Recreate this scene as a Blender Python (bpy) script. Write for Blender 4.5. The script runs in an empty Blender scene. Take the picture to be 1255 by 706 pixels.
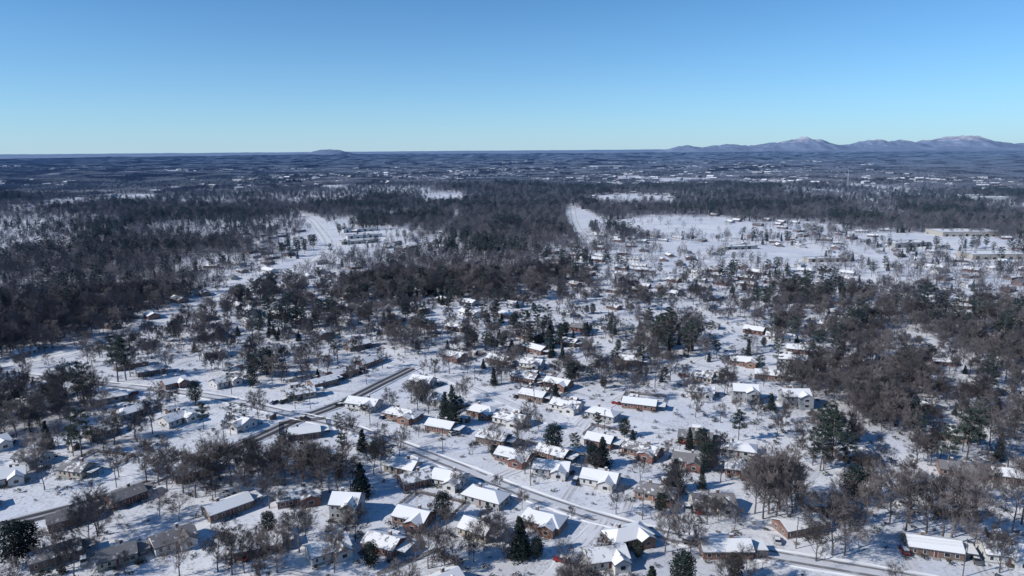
import bpy, math, random
import numpy as np
from mathutils import Vector, Matrix
from mathutils.kdtree import KDTree
random.seed(7); rng=np.random.default_rng(7)
SC=bpy.context.scene; COL=SC.collection
SC.view_settings.view_transform='Standard'

# ------------------------------------------------------------------ survey
F=848.0; P=math.radians(11.35); R=math.radians(0.42); H=120.0
def plan(u,v):
    """sight line from the drone station (0,0,120 m) to a true ground position in metres"""
    x=u-627.5; y=353-v
    c,s=math.cos(R),math.sin(R); x,y=x*c+y*s,-x*s+y*c
    dx=x/F; dy=math.cos(P)+(y/F)*math.sin(P); dz=-math.sin(P)+(y/F)*math.cos(P)
    t=H/max(1e-3,-dz); return dx*t,dy*t

# ------------------------------------------------------------------ noise / relief
def _h(ix,iy,s):
    n=(ix*374761393+iy*668265263+s*974634777)&0x7fffffff
    n=((n^(n>>13))*1274126177)&0x7fffffff
    return ((n^(n>>16))&0xffff)/65535.0
def vn(x,y,sc,seed=0):
    x=np.asarray(x,float)/sc+1000; y=np.asarray(y,float)/sc+1000
    ix=np.floor(x).astype(np.int64); iy=np.floor(y).astype(np.int64)
    fx=x-ix; fy=y-iy; fx=fx*fx*(3-2*fx); fy=fy*fy*(3-2*fy)
    return (_h(ix,iy,seed)*(1-fx)+_h(ix+1,iy,seed)*fx)*(1-fy)+(_h(ix,iy+1,seed)*(1-fx)+_h(ix+1,iy+1,seed)*fx)*fy
def ss(a,b,x):
    t=np.clip((x-a)/(b-a),0,1); return t*t*(3-2*t)
def height(x,y):
    x=np.asarray(x,float); y=np.asarray(y,float); r=np.hypot(x,y)
    h=1.1*np.sin(x/95+1)*np.sin(y/120+.5)+0.7*np.sin((x+y)/70)
    a=ss(600,2500,r)*8
    h=h+a*(np.sin(x/310+y/700)*np.sin(y/420+1.3)+.5*np.sin(x/190-y/230))
    b=ss(4000,14000,r)*34
    h=h+b*(vn(x,y,1900,3)+.6*vn(x,y,800,4)-.8)
    return h
def hz(x,y): return float(height(x,y))

def ell(L):
    o=[]
    for a in L:
        u,v,ru,rv=a[:4]; d=a[4] if len(a)>4 else 1.0
        x,y=plan(u,v); _,y0=plan(u,v+rv); _,y1=plan(u,v-rv); xr,_=plan(u+ru,v)
        o.append((x,(y0+y1)/2,abs(xr-x),(y1-y0)/2,d))
    return o
FOREST=ell([(80,378,140,46,.92),(40,515,85,36,.82),(150,545,60,22,.66),(300,580,120,20,.56),(130,320,170,34,.9),(600,335,98,38,.75),(500,355,80,28,.71),(640,285,90,26,.86),(640,418,78,22,.62),(815,418,80,24,.72),(1050,490,155,33,.74),(1220,430,52,58,.76),(850,364,110,8,.56),(1060,368,120,8,.56),(957,600,26,20,.66),(1110,618,55,12,.5),(350,405,90,18,.58),(230,262,150,10,.88),(1080,450,70,14,.62),(560,265,60,18,.88),(1160,257,90,7,.86),(930,246,60,5,.86),(1230,520,38,25,.72),(760,460,55,14,.48),(240,390,60,14,.55)])
CLEAR=ell([(965,312,78,15),(1150,295,95,11),(840,277,115,12),(545,242,34,6),(770,246,60,8),(395,286,22,19),(450,292,44,14),(120,245,62,8),(60,258,28,6),(1085,232,36,5),(1225,249,30,6),(452,209,26,.7),(375,216,20,.9),(410,230,26,3),(165,213,22,.8),(720,270,20,17),(1085,320,34,12),(1215,317,32,7),(45,301,30,7),(850,304,58,10),(60,602,78,19),(330,482,116,12),(1130,425,20,36),(1122,570,22,27),(730,680,55,17),(480,261,24,6),(1000,277,45,5),(250,291,32,5),(430,340,22,5),(820,222,30,2),(990,236,34,3),(290,236,30,3),(30,228,24,2.5),(640,226,24,1.6),(1180,214,24,.8),(560,215,18,.8),(240,222,22,1.4),(1080,262,30,4),(540,585,50,12)])
THIN=ell([(1020,300,240,40,.64),(450,300,85,26,.66),(420,450,170,32,.85),(1150,415,45,45,.8),(120,250,90,14,.62),(820,240,150,14,.7),(760,320,90,22,.88)])
def efac(x,y,e,a=.82,b=1.08):
    d=np.hypot((x-e[0])/e[2],(y-e[1])/e[3])
    d=d+(vn(x,y,max(10,e[2]*.45),11)-.5)*.7+(vn(x,y,max(8,e[2]*.16),12)-.5)*.35
    return 1-ss(a,b,d)
def dens(x,y):
    x=np.asarray(x,float); y=np.asarray(y,float); r=np.hypot(x,y)
    n=vn(x,y,60,1)*.5+vn(x,y,140,2)*.5
    near=.15+.46*ss(.33,.71,n)
    near=near+.10*ss(360,650,r)
    big=vn(x,y*.6,420,5)*.6+vn(x,y*.6,170,6)*.4
    mid=.33+.58*ss(.35,.59,big)
    far=.97-.85*ss(.64,.72,vn(x*.9,y*.9,240,8)*.5+vn(x*.9,y*.7,110,9)*.5)
    d=near*(1-ss(600,1200,r))+mid*ss(600,1200,r)
    d=d*(1-ss(2000,3000,r))+far*ss(2000,3000,r)
    for e in THIN: d=d*(1-efac(x,y,e,.5,1.2)*(1-e[4]))
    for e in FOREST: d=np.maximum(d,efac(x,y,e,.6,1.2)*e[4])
    for e in CLEAR: d=d*(1-efac(x,y,e)*.97)
    return np.clip(d,0,1)

# ------------------------------------------------------------------ materials
HAZE=(0.135,0.225,0.375,1)  # blue of far air, painted into surface base colours
def newmat(name):
    m=bpy.data.materials.new(name); m.use_nodes=True
    nt=m.node_tree; b=nt.nodes['Principled BSDF']; b.inputs['Roughness'].default_value=.85
    b.inputs['Specular IOR Level'].default_value=.12
    return m,nt,b
def N(nt,t,**k):
    n=nt.nodes.new(t)
    for a,v in k.items(): setattr(n,a,v)
    return n
def mathn(nt,op,a,b=None,clamp=False):
    n=N(nt,'ShaderNodeMath',operation=op); n.use_clamp=clamp
    for i,v in enumerate((a,b)):
        if v is None: continue
        if isinstance(v,(int,float)): n.inputs[i].default_value=v
        else: nt.links.new(v,n.inputs[i])
    return n.outputs[0]
def mix(nt,f,a,b,bt='MIX'):
    n=N(nt,'ShaderNodeMixRGB',blend_type=bt)
    for i,v in enumerate((f,a,b)):
        if isinstance(v,(int,float)): n.inputs[i].default_value=v
        elif isinstance(v,tuple): n.inputs[i].default_value=v if len(v)==4 else v+(1,)
        else: nt.links.new(v,n.inputs[i])
    return n.outputs[0]
def noise(nt,vec,scale,detail=3,rough=.55):
    n=N(nt,'ShaderNodeTexNoise'); n.inputs['Scale'].default_value=scale
    n.inputs['Detail'].default_value=detail; n.inputs['Roughness'].default_value=rough
    if vec is not None: nt.links.new(vec,n.inputs['Vector'])
    return n.outputs[0]
def ramp(nt,f,a,b):
    n=N(nt,'ShaderNodeMapRange'); n.interpolation_type='SMOOTHSTEP'
    nt.links.new(f,n.inputs[0]); n.inputs[1].default_value=a; n.inputs[2].default_value=b
    return n.outputs[0]
def hazed(nt,b,col,D=3800.0,mx=.93):  # paints aerial haze into the base colour, stronger away from the origin
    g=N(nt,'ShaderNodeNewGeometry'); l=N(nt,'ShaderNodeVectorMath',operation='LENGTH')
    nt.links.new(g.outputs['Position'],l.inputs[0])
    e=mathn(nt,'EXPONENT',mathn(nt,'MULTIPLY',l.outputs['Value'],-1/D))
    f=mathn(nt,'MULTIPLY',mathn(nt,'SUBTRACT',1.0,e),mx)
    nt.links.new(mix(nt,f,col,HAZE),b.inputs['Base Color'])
def wpos(nt): return N(nt,'ShaderNodeNewGeometry').outputs['Position']
def simple(name,c,var=.25,scale=1.5,rough=.85,rand=0):
    m,nt,b=newmat(name); b.inputs['Roughness'].default_value=rough
    tc=N(nt,'ShaderNodeTexCoord')
    n=noise(nt,tc.outputs['Object'],scale)
    col=mix(nt,ramp(nt,n,.3,.7),tuple(x*(1-var) for x in c),tuple(min(1,x*(1+var)) for x in c))
    if rand:
        oi=N(nt,'ShaderNodeObjectInfo')
        v=mathn(nt,'ADD',mathn(nt,'MULTIPLY',oi.outputs['Random'],rand),1-rand/2)
        cb=N(nt,'ShaderNodeCombineXYZ'); 
        for i in range(3): nt.links.new(v,cb.inputs[i])
        col=mix(nt,1.0,col,cb.outputs[0],'MULTIPLY')
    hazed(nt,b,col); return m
M={}
M['bark']=simple('bark',(.145,.122,.110),.3,.8,rand=.5)
M['twig']=simple('twigs',(.134,.114,.107),.25,.5,rand=.7)
M['needle']=simple('needles',(.034,.047,.028),.55,.35,rand=.6)
M['needle2']=simple('dark_needles',(.020,.030,.020),.5,.5,rand=.5)
M['shrub']=simple('shrub_leaves',(.05,.048,.035),.5,1,rand=.8)
M['shingle']=simple('shingles',(.11,.105,.105),.3,2,rand=.5)
M['trim']=simple('white_trim',(.72,.72,.70),.05)
M['white_siding']=simple('white_siding',(.60,.59,.57),.08)
M['grey_siding']=simple('grey_siding',(.36,.37,.38),.1)
M['tan_siding']=simple('tan_siding',(.45,.40,.32),.1)
M['concrete']=simple('concrete',(.34,.33,.31),.15)
M['wood']=simple('weathered_wood',(.14,.10,.075),.25)
M['tyre']=simple('tyre_rubber',(.02,.02,.02),.1)
M['metal']=simple('galvanised_metal',(.35,.36,.37),.1,rough=.4)
M['door']=simple('door_paint',(.16,.05,.04),.1)
def glass():
    m,nt,b=newmat('window_glass'); b.inputs['Base Color'].default_value=(.02,.025,.03,1)
    b.inputs['Roughness'].default_value=.08; b.inputs['Specular IOR Level'].default_value=.6; return m
M['glass']=glass()
def brick(name,c1,c2):
    m,nt,b=newmat(name); tc=N(nt,'ShaderNodeTexCoord')
    br=N(nt,'ShaderNodeTexBrick'); br.inputs['Scale'].default_value=4.0
    mp=N(nt,'ShaderNodeMapping'); mp.inputs['Rotation'].default_value=(math.pi/2,0,0)
    nt.links.new(tc.outputs['Object'],mp.inputs[0]); nt.links.new(mp.outputs[0],br.inputs['Vector'])
    br.inputs['Color1'].default_value=c1+(1,); br.inputs['Color2'].default_value=c2+(1,); br.inputs['Mortar'].default_value=(.3,.28,.25,1)
    br.inputs['Mortar Size'].default_value=.012
    n=noise(nt,tc.outputs['Object'],1.2)
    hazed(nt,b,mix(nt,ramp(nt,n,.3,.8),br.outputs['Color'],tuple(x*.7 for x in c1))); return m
M['brick']=brick('red_brick',(.25,.11,.078),(.19,.08,.06))
M['brick2']=brick('brown_brick',(.21,.135,.10),(.165,.10,.078))
M['brick3']=brick('orange_brick',(.33,.175,.11),(.26,.135,.09))
def paint(name,c):
    m,nt,b=newmat(name); b.inputs['Base Color'].default_value=c+(1,); b.inputs['Roughness'].default_value=.3; b.inputs['Specular IOR Level'].default_value=.5; return m
PAINTS=[paint('car_paint_'+n,c) for n,c in (('black',(.015,.015,.017)),('silver',(.42,.43,.44)),('red',(.22,.02,.02)),('blue',(.03,.06,.16)),('white',(.7,.7,.7)),('grey',(.12,.125,.13)))]
def roofsnow():
    m,nt,b=newmat('roof_snow'); tc=N(nt,'ShaderNodeTexCoord'); oi=N(nt,'ShaderNodeObjectInfo')
    ad=N(nt,'ShaderNodeVectorMath',operation='ADD'); nt.links.new(tc.outputs['Object'],ad.inputs[0])
    sc=N(nt,'ShaderNodeVectorMath',operation='SCALE'); nt.links.new(oi.outputs['Location'],sc.inputs[0]); sc.inputs['Scale'].default_value=.37
    nt.links.new(sc.outputs[0],ad.inputs[1])
    n=noise(nt,ad.outputs[0],.45,5,.65)
    th=mathn(nt,'ADD',mathn(nt,'MULTIPLY',mathn(nt,'POWER',oi.outputs['Random'],2.0),.44),.20)
    f=ramp(nt,mathn(nt,'SUBTRACT',n,th),-.03,.07)
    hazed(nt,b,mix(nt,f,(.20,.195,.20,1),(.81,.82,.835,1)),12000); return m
M['roof_snow']=roofsnow()
def snowcap(nm,c):
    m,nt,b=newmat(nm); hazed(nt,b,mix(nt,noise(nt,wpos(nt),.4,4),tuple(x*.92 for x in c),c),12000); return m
M['snow']=snowcap('snow_cap',(.8,.81,.83)); M['berm']=snowcap('ploughed_snow',(.76,.77,.79))

def ground_mat():
    m,nt,b=newmat('snow_ground'); p=wpos(nt)
    n1=noise(nt,p,.02,6,.6); n2=noise(nt,p,.16,5,.65); n3=noise(nt,p,.8,5,.75); n4=noise(nt,p,.045,5,.7)
    snow=mix(nt,ramp(nt,n1,.35,.7),(.66,.69,.75,1),(.83,.835,.85,1))
    spots=mathn(nt,'MULTIPLY',ramp(nt,n3,.51,.63),ramp(nt,n4,.39,.61))
    snow=mix(nt,mathn(nt,'MULTIPLY',spots,.78),snow,(.24,.21,.18,1))
    tr=ramp(nt,mathn(nt,'ABSOLUTE',mathn(nt,'SUBTRACT',noise(nt,p,.05,3,.6),.5)),.0,.014)
    snow=mix(nt,mathn(nt,'MULTIPLY',mathn(nt,'SUBTRACT',1.0,tr),.35),snow,(.42,.42,.44,1))
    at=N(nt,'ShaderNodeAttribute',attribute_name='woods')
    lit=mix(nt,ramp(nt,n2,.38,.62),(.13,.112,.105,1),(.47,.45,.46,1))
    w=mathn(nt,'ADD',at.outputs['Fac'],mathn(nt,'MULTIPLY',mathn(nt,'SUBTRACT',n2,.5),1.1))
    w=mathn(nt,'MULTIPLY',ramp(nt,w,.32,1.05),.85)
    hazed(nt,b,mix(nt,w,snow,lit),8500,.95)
    bp=N(nt,'ShaderNodeBump'); bp.inputs['Strength'].default_value=.5; bp.inputs['Distance'].default_value=.3
    nt.links.new(n3,bp.inputs['Height']); nt.links.new(bp.outputs[0],b.inputs['Normal'])
    return m
def road_mat(name,base,track,amt,tracks,patch=.35):
    m,nt,b=newmat(name); p=wpos(nt)
    uv=N(nt,'ShaderNodeUVMap'); sx=N(nt,'ShaderNodeSeparateXYZ'); nt.links.new(uv.outputs[0],sx.inputs[0])
    wob=mathn(nt,'MULTIPLY',mathn(nt,'SUBTRACT',noise(nt,p,.03,2),.5),1.2)
    x=mathn(nt,'ADD',sx.outputs[0],wob); acc=None
    for t,wd in tracks:
        d=mathn(nt,'ABSOLUTE',mathn(nt,'SUBTRACT',x,t))
        k=mathn(nt,'SUBTRACT',1.0,ramp(nt,d,wd*.5,wd))
        acc=k if acc is None else mathn(nt,'MAXIMUM',acc,k)
    n=noise(nt,p,.12,5,.7)
    acc=mathn(nt,'MULTIPLY',acc,mathn(nt,'MULTIPLY',ramp(nt,n,patch,patch+.25),amt))
    bc=mix(nt,noise(nt,p,.5,4),tuple(c*.85 for c in base),tuple(min(.85,c*1.1) for c in base))
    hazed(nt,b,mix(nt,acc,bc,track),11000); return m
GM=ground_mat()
RM_dark=road_mat('slushy_asphalt',(.38,.38,.40),(.05,.05,.055,1),.95,[(-1.8,1.6),(1.9,1.6)],.12)
RM_snow=road_mat('packed_snow_road',(.64,.65,.68),(.13,.125,.125,1),.85,[(-2.2,.7),(2.0,.9)],.25)
RM_faint=road_mat('snowy_lane',(.72,.73,.76),(.30,.29,.29,1),.65,[(-1.0,.5),(1.0,.5)],.36)
RM_drive=road_mat('driveway_snow',(.64,.65,.68),(.24,.23,.22,1),.6,[(-.8,.4),(.8,.4)],.38)
RM_hwy=road_mat('highway_snow',(.76,.77,.79),(.36,.36,.37,1),.7,[(-4.5,2),(4.5,2)],.35)

# ------------------------------------------------------------------ mesh builder
class MB:
    def __init__(s): s.v=[]; s.f=[]; s.m=[]
    def poly(s,pts,m=0):
        i=len(s.v); s.v+= [tuple(p) for p in pts]; s.f.append(tuple(range(i,i+len(pts)))); s.m.append(m)
    def hexa(s,b,t,m=0):
        i=len(s.v); s.v+=[tuple(p) for p in b+t]; n=len(b)
        s.f.append(tuple(i+k for k in reversed(range(n)))); s.f.append(tuple(i+n+k for k in range(n))); s.m+=[m,m]
        for k in range(n):
            j=(k+1)%n; s.f.append((i+k,i+j,i+n+j,i+n+k)); s.m.append(m)
    def box(s,x0,x1,y0,y1,z0,z1,m=0):
        s.hexa([(x0,y0,z0),(x1,y0,z0),(x1,y1,z0),(x0,y1,z0)],[(x0,y0,z1),(x1,y0,z1),(x1,y1,z1),(x0,y1,z1)],m)
    def extr(s,prof,a0,a1,axis,m=0,off=(0,0)):
        def P3(w,z,a): return (a,w+off[1],z) if axis=='x' else (w+off[0],a,z)
        s.hexa([P3(w,z,a0) for w,z in prof],[P3(w,z,a1) for w,z in prof],m)
    def tube(s,p0,p1,r0,r1,n,m=0):
        d=(p1-p0); 
        if d.length<1e-6: return
        d.normalize(); a=d.orthogonal().normalized(); b=d.cross(a); i=len(s.v)
        for p,r in ((p0,r0),(p1,r1)):
            for k in range(n):
                t=2*math.pi*k/n; s.v.append(tuple(p+a*math.cos(t)*r+b*math.sin(t)*r))
        for k in range(n):
            j=(k+1)%n; s.f.append((i+k,i+j,i+n+j,i+n+k)); s.m.append(m)
    def mesh(s,name,mats):
        me=bpy.data.meshes.new(name); me.from_pydata(s.v,[],s.f)
        for x in mats: me.materials.append(x)
        me.polygons.foreach_set('material_index',s.m); me.update(); return me
def obj(name,me,loc=(0,0,0),rz=0,sc=1,parent=None):
    o=bpy.data.objects.new(name,me); o.location=loc; o.rotation_euler=(0,0,rz)
    o.scale=(sc,)*3 if not isinstance(sc,tuple) else sc
    COL.objects.link(o)
    if parent: o.parent=parent
    return o

# ------------------------------------------------------------------ terrain
def terrain():
    ang=np.radians(np.concatenate([np.arange(-180,-52,4.),np.arange(-52,52,.24),np.arange(52,180,4.)]))
    rad=[8.]; 
    while rad[-1]<60000: rad.append(rad[-1]*1.0145+.2)
    rad=np.array(rad); na=len(ang); nr=len(rad)
    RR,AA=np.meshgrid(rad,ang,indexing='ij'); X=(RR*np.sin(AA)).ravel(); Y=(RR*np.cos(AA)).ravel()
    Z=height(X,Y); W=dens(X,Y)
    n=na*nr; co=np.empty((n+1,3)); co[:n,0]=X; co[:n,1]=Y; co[:n,2]=Z; co[n]=(0,0,hz(0,0))
    i=np.arange(nr-1)[:,None]*na; j=np.arange(na)[None,:]; j2=(j+1)%na
    q=np.stack([i+j,i+na+j,i+na+j2,i+j2],-1).reshape(-1,4)
    me=bpy.data.meshes.new('ground'); faces=q
    tri=np.stack([np.full(na,n),np.arange(na),(np.arange(na)+1)%na],-1)
    me.vertices.add(n+1); me.vertices.foreach_set('co',co.ravel())
    nl=faces.size+tri.size; me.loops.add(nl); me.loops.foreach_set('vertex_index',np.concatenate([faces.ravel()[:],tri[:,::-1].ravel()]).astype(np.int32))
    nf=len(faces)+len(tri); me.polygons.add(nf)
    st=np.concatenate([np.arange(len(faces))*4,len(faces)*4+np.arange(len(tri))*3]).astype(np.int32)
    me.polygons.foreach_set('loop_start',st); me.polygons.foreach_set('use_smooth',np.ones(nf,bool))
    me.update(calc_edges=True); me.validate()
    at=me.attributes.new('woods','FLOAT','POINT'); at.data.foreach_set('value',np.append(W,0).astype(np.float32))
    me.materials.append(GM); return obj('ground',me)
terrain()

# ------------------------------------------------------------------ roads
def spline(pts,step=7):
    p=[Vector(a) for a in pts]; p=[p[0]*2-p[1]]+p+[p[-1]*2-p[-2]]; o=[]
    for i in range(1,len(p)-2):
        n=max(2,int((p[i+1]-p[i]).length/step))
        for k in range(n):
            t=k/n; a,b,c,d=p[i-1],p[i],p[i+1],p[i+2]
            o.append(.5*((2*b)+(c-a)*t+(2*a-5*b+4*c-d)*t*t+(3*b-a-3*c+d)*t**3))
    o.append(p[-2]); return o
ROADS=[('R1',[(-60,664),(0,645),(150,605),(300,545),(360,517),(420,493),(470,467),(512,446)],7.5,RM_dark),
('R2',[(20,462),(150,475),(260,487),(350,507),(430,525),(540,565),(600,590),(680,620),(780,650),(900,675),(1090,706),(1250,735)],6.5,RM_snow),
('R3',[(560,900),(620,790),(690,706),(735,650),(742,638)],7,RM_faint),
('R4',[(0,452),(110,430),(190,402),(238,380),(300,352),(355,332),(388,316),(404,300),(392,280),(376,264),(345,256)],15,RM_hwy),
('R5',[(722,300),(704,268),(700,235)],13,RM_hwy),
('R7',[(510,447),(600,482),(700,525),(800,548),(900,575),(1000,600)],5,RM_faint),
('R8',[(600,590),(690,545),(720,510),(790,470),(850,440),(900,420)],5,RM_faint),
('R9',[(510,447),(560,420),(640,400),(760,390),(900,385),(1100,375)],5,RM_faint),
('R10',[(0,560),(120,572),(200,588)],4.5,RM_faint),
('R12',[(150,475),(240,440),(330,430),(430,440),(510,447)],4.5,RM_faint),
('R13',[(680,620),(560,670),(470,720)],4.5,RM_faint),
('R14',[(640,400),(700,360),(800,335),(890,325),(1000,325),(1180,322)],8,RM_faint),
('R15',[(890,325),(900,300),(880,280),(740,275)],8,RM_hwy),
('R16',[(395,312),(450,310),(520,300),(560,262),(530,245)],8,RM_hwy),
('R17',[(1040,300),(1070,325),(1090,345),(1150,385)],7,RM_faint)]
RP=[]; XT={'R1':7,'R2':3,'R4':7,'R5':7}
def ribbon(name,c,w,mat,lift=.07,berm=.2):
    prof=[(-w/2-1.4,-.12,1),(-w/2-.7,berm,1),(-w/2,lift,0),(0,lift+.05,0),(w/2,lift,0),(w/2+.7,berm,1),(w/2+1.4,-.12,1)] if berm else [(-w/2,lift-.03,0),(w/2,lift-.03,0)]
    V=[];UV=[];Fc=[];MI=[]; s=0
    for i,p in enumerate(c):
        a=c[max(0,i-1)]; b=c[min(len(c)-1,i+1)]; t=(b-a).normalized(); n=Vector((t.y,-t.x))
        if i: s+=(p-c[i-1]).length
        for k,(o,z,m) in enumerate(prof):
            if m: o+=random.uniform(-.35,.35)
            q=p+n*o; V.append((q.x,q.y,hz(q.x,q.y)+z+(random.uniform(-.1,.15) if m and z>0 else 0))); UV.append((o,s))
        if i:
            for k in range(len(prof)-1):
                x=(i-1)*len(prof)+k; y=i*len(prof)+k
                Fc.append((x,x+1,y+1,y)); MI.append(1 if (prof[k][2] or prof[k+1][2]) else 0)
    me=bpy.data.meshes.new(name); me.from_pydata(V,[],Fc); ul=me.uv_layers.new(name='UVMap')
    for L in me.loops: ul.data[L.index].uv=UV[L.vertex_index]
    me.materials.append(mat); me.materials.append(M['berm']); me.polygons.foreach_set('material_index',MI); me.update()
    return obj(name,me)
RC={}
zl=0
for k,pp,w,mat in ROADS:
    c=spline([plan(*a) for a in pp],6 if w<14 else 12); RC[k]=c
    ribbon('highway' if w>14 else 'road',c,w,mat,.07+zl*.006,.3 if mat in (RM_dark,RM_snow) else .15); zl+=1
    for p in c: RP.append((p.x,p.y,w/2,XT.get(k,0)))
rk=KDTree(len(RP)); 
for i,p in enumerate(RP): rk.insert((p[0],p[1],0),i)
rk.balance()
def road_clear(x,y,m,veg=False):
    for co,i,d in rk.find_n((x,y,0),2):
        if d<RP[i][2]+m+(RP[i][3] if veg else 0): return False
    return True

# ------------------------------------------------------------------ houses
def gable(mb,L,W,hr,sl,t,ov,ox,axis,m,x0=None,x1=None,cx=0,cy=0,trim=0):
    w=W/2+ov-trim; he=hr-w*sl
    prof=[(-w,he-t),(0,hr-t),(w,he-t),(w,he),(0,hr),(-w,he)]
    mb.extr(prof,x0,x1,axis,m,(cx,cy))
def house_parts(kind):
    rd=random.Random(kind*13+5)
    L=[14,16.5,15,17,13,12][kind%6]; W=[8.0,8.2,8.4,8.2,7.8,8.4][kind%6]; hw=2.8 if kind!=5 else 5.4; sl=[.42,.38,.46,.4,.5,.55][kind%6]
    wall=[M['brick'],M['brick2'],M['white_siding'],M['brick3'],M['tan_siding'],M['grey_siding'],M['brick'],M['grey_siding'],M['white_siding'],M['brick']][kind%10]
    hip=kind in (3,7); hr=hw+W/2*sl+.2; t=.2; ov=.55
    parts={}
    b=MB()
    b.box(-L/2,L/2,-W/2,W/2,-.5,hw,0)
    if not hip:
        g=[(-W/2+.003,hw-.01),(W/2-.003,hw-.01),(0,hr-t-.005)]
        b.extr(g,-L/2+.003,L/2-.003,'x',0)
    b.box(-L/2-.04,L/2+.04,-W/2-.04,W/2+.04,-.5,.35,1)
    wing=kind in (0,2,3,5,8); wx=L*.25; ww=6.0; wy=-W/2-2.6; whr=hw+ww/2*sl+.2
    if wing:
        b.box(wx-ww/2,wx+ww/2,wy,0,-.5,hw-.004,0)
        b.extr([(-ww/2+.003,hw-.01),(ww/2-.003,hw-.01),(0,whr-t-.005)],wy+.003,0,'y',0,(wx,0))
    parts['walls']=b.mesh('walls',[wall,M['concrete']])
    r=MB(); s=MB()
    if hip:
        for mb,dz,tr in ((r,0,0),(s,.13,.15)):
            a=L/2+ov-tr; c=W/2+ov-tr; he=hw-.1+dz; top=hr+dz; ri=L/2-W/2
            mb.box(-a,a,-c,c,he-.15,he,0)
            A=[(-a,-c,he+.002),(a,-c,he+.002),(a,c,he+.002),(-a,c,he+.002)]; q0=(-ri,0,top); q1=(ri,0,top)
            mb.poly([A[0],A[1],q1,q0]); mb.poly([A[2],A[3],q0,q1]); mb.poly([A[1],A[2],q1]); mb.poly([A[3],A[0],q0])
    else:
        gable(r,L,W,hr,sl,t,ov,0,'x',0,-L/2-.4,L/2+.4)
        gable(s,L,W,hr+.13,sl,.125,ov,0,'x',0,-L/2-.28,L/2+.28,trim=.14)
    if wing:
        gable(r,0,ww,whr-.003,sl,t,.45,0,'y',0,wy-.4,-.5,cx=wx)
        gable(s,0,ww,whr+.125,sl,.125,.45,0,'y',0,wy-.28,-.5,cx=wx,trim=.14)
    if kind in (1,4,6,9):
        r.box(L/2+.05,L/2+4.6,-W/2+1,W/2-1,2.35,2.55); s.box(L/2+.15,L/2+4.5,-W/2+1.1,W/2-1.1,2.553,2.7)
        for yy in (-W/2+1.3,0,W/2-1.3): r.box(L/2+4.3,L/2+4.42,yy,yy+.12,-.3,2.35)
    if kind in (2,6,7):
        r.box(-3,2,W/2+.02,W/2+2.8,2.3,2.45); s.box(-2.9,1.9,W/2+.1,W/2+2.7,2.453,2.6)
        for xx in (-2.8,1.7): r.box(xx,xx+.14,W/2+2.5,W/2+2.64,-.3,2.3)
    parts['roof']=r.mesh('roof',[M['shingle']]); parts['roof_snow']=s.mesh('roof_snow',[M['roof_snow']])
    wn=MB()
    def win(x,y,z,w,h,ax,sg):
        for k,(m,e) in enumerate(((0,.05),(1,.075))):
            a=0 if m==0 else .1
            if ax=='y': wn.box(x-w/2+a,x+w/2-a,min(y,y+sg*e),max(y,y+sg*e),z+a,z+h-a,m)
            else: wn.box(min(x,x+sg*e),max(x,x+sg*e),y-w/2+a,y+w/2-a,z+a,z+h-a,m)
    floors=[.95] if kind!=5 else [.95,3.6]
    for z0 in floors:
        for sg in (-1,1):
            xs=[-L*.38,-L*.2,0.02*L,L*.2,L*.38]
            for i,x in enumerate(xs):
                if wing and sg==-1 and abs(x-wx)<ww/2+.6: continue
                if i==2 and sg==-1 and z0<1: continue
                win(x,sg*W/2,z0,rd.choice([1.0,1.3,1.8]),1.35,'y',sg)
        for sg in (-1,1):
            for y in (-W*.22,W*.22): win(sg*L/2,y,z0,1.0,1.25,'x',sg)
        if wing: win(wx,wy,z0,2.0,1.4,'y',-1)
    parts['windows']=wn.mesh('windows',[M['trim'],M['glass']])
    d=MB(); d.box(-.6,.6,-W/2-.05,-W/2,.36,2.5,1); d.box(-.48,.48,-W/2-.08,-W/2-.051,.37,2.4,0); d.box(-1.1,1.1,-W/2-1.4,-W/2-.05,-.3,.3,2)
    parts['door']=d.mesh('door',[M['door'],M['trim'],M['concrete']])
    c=MB(); cx=-L*.22 if kind%2 else L*.1
    c.box(cx,cx+1.1,.6,1.35,hw-.2,hr+.9,0); c.box(cx-.07,cx+1.17,.53,1.42,hr+.9,hr+1.02,1); c.box(cx-.02,cx+1.12,.58,1.37,hr+1.023,hr+1.13,2)
    parts['chimney']=c.mesh('chimney',[M['brick2'],M['concrete'],M['snow']])
    return parts,L,wall
KINDS=[house_parts(k) for k in range(10)]
KL=[k[1] for k in KINDS]
HP=[]
def add_house(x,y,rot,kind,sx=1.0):
    parts,L,wall=KINDS[kind]
    nm={'red_brick':'brick_house','brown_brick':'brick_house','orange_brick':'brick_house'}.get(wall.name,'siding_house')
    e=bpy.data.objects.new(nm,None); COL.objects.link(e); e.location=(x,y,hz(x,y)+.1); e.rotation_euler=(0,0,rot); e.scale=(sx,.95,1)
    for k,me in parts.items(): obj(k,me,parent=e)
    HP.append((x,y,rot))
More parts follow.
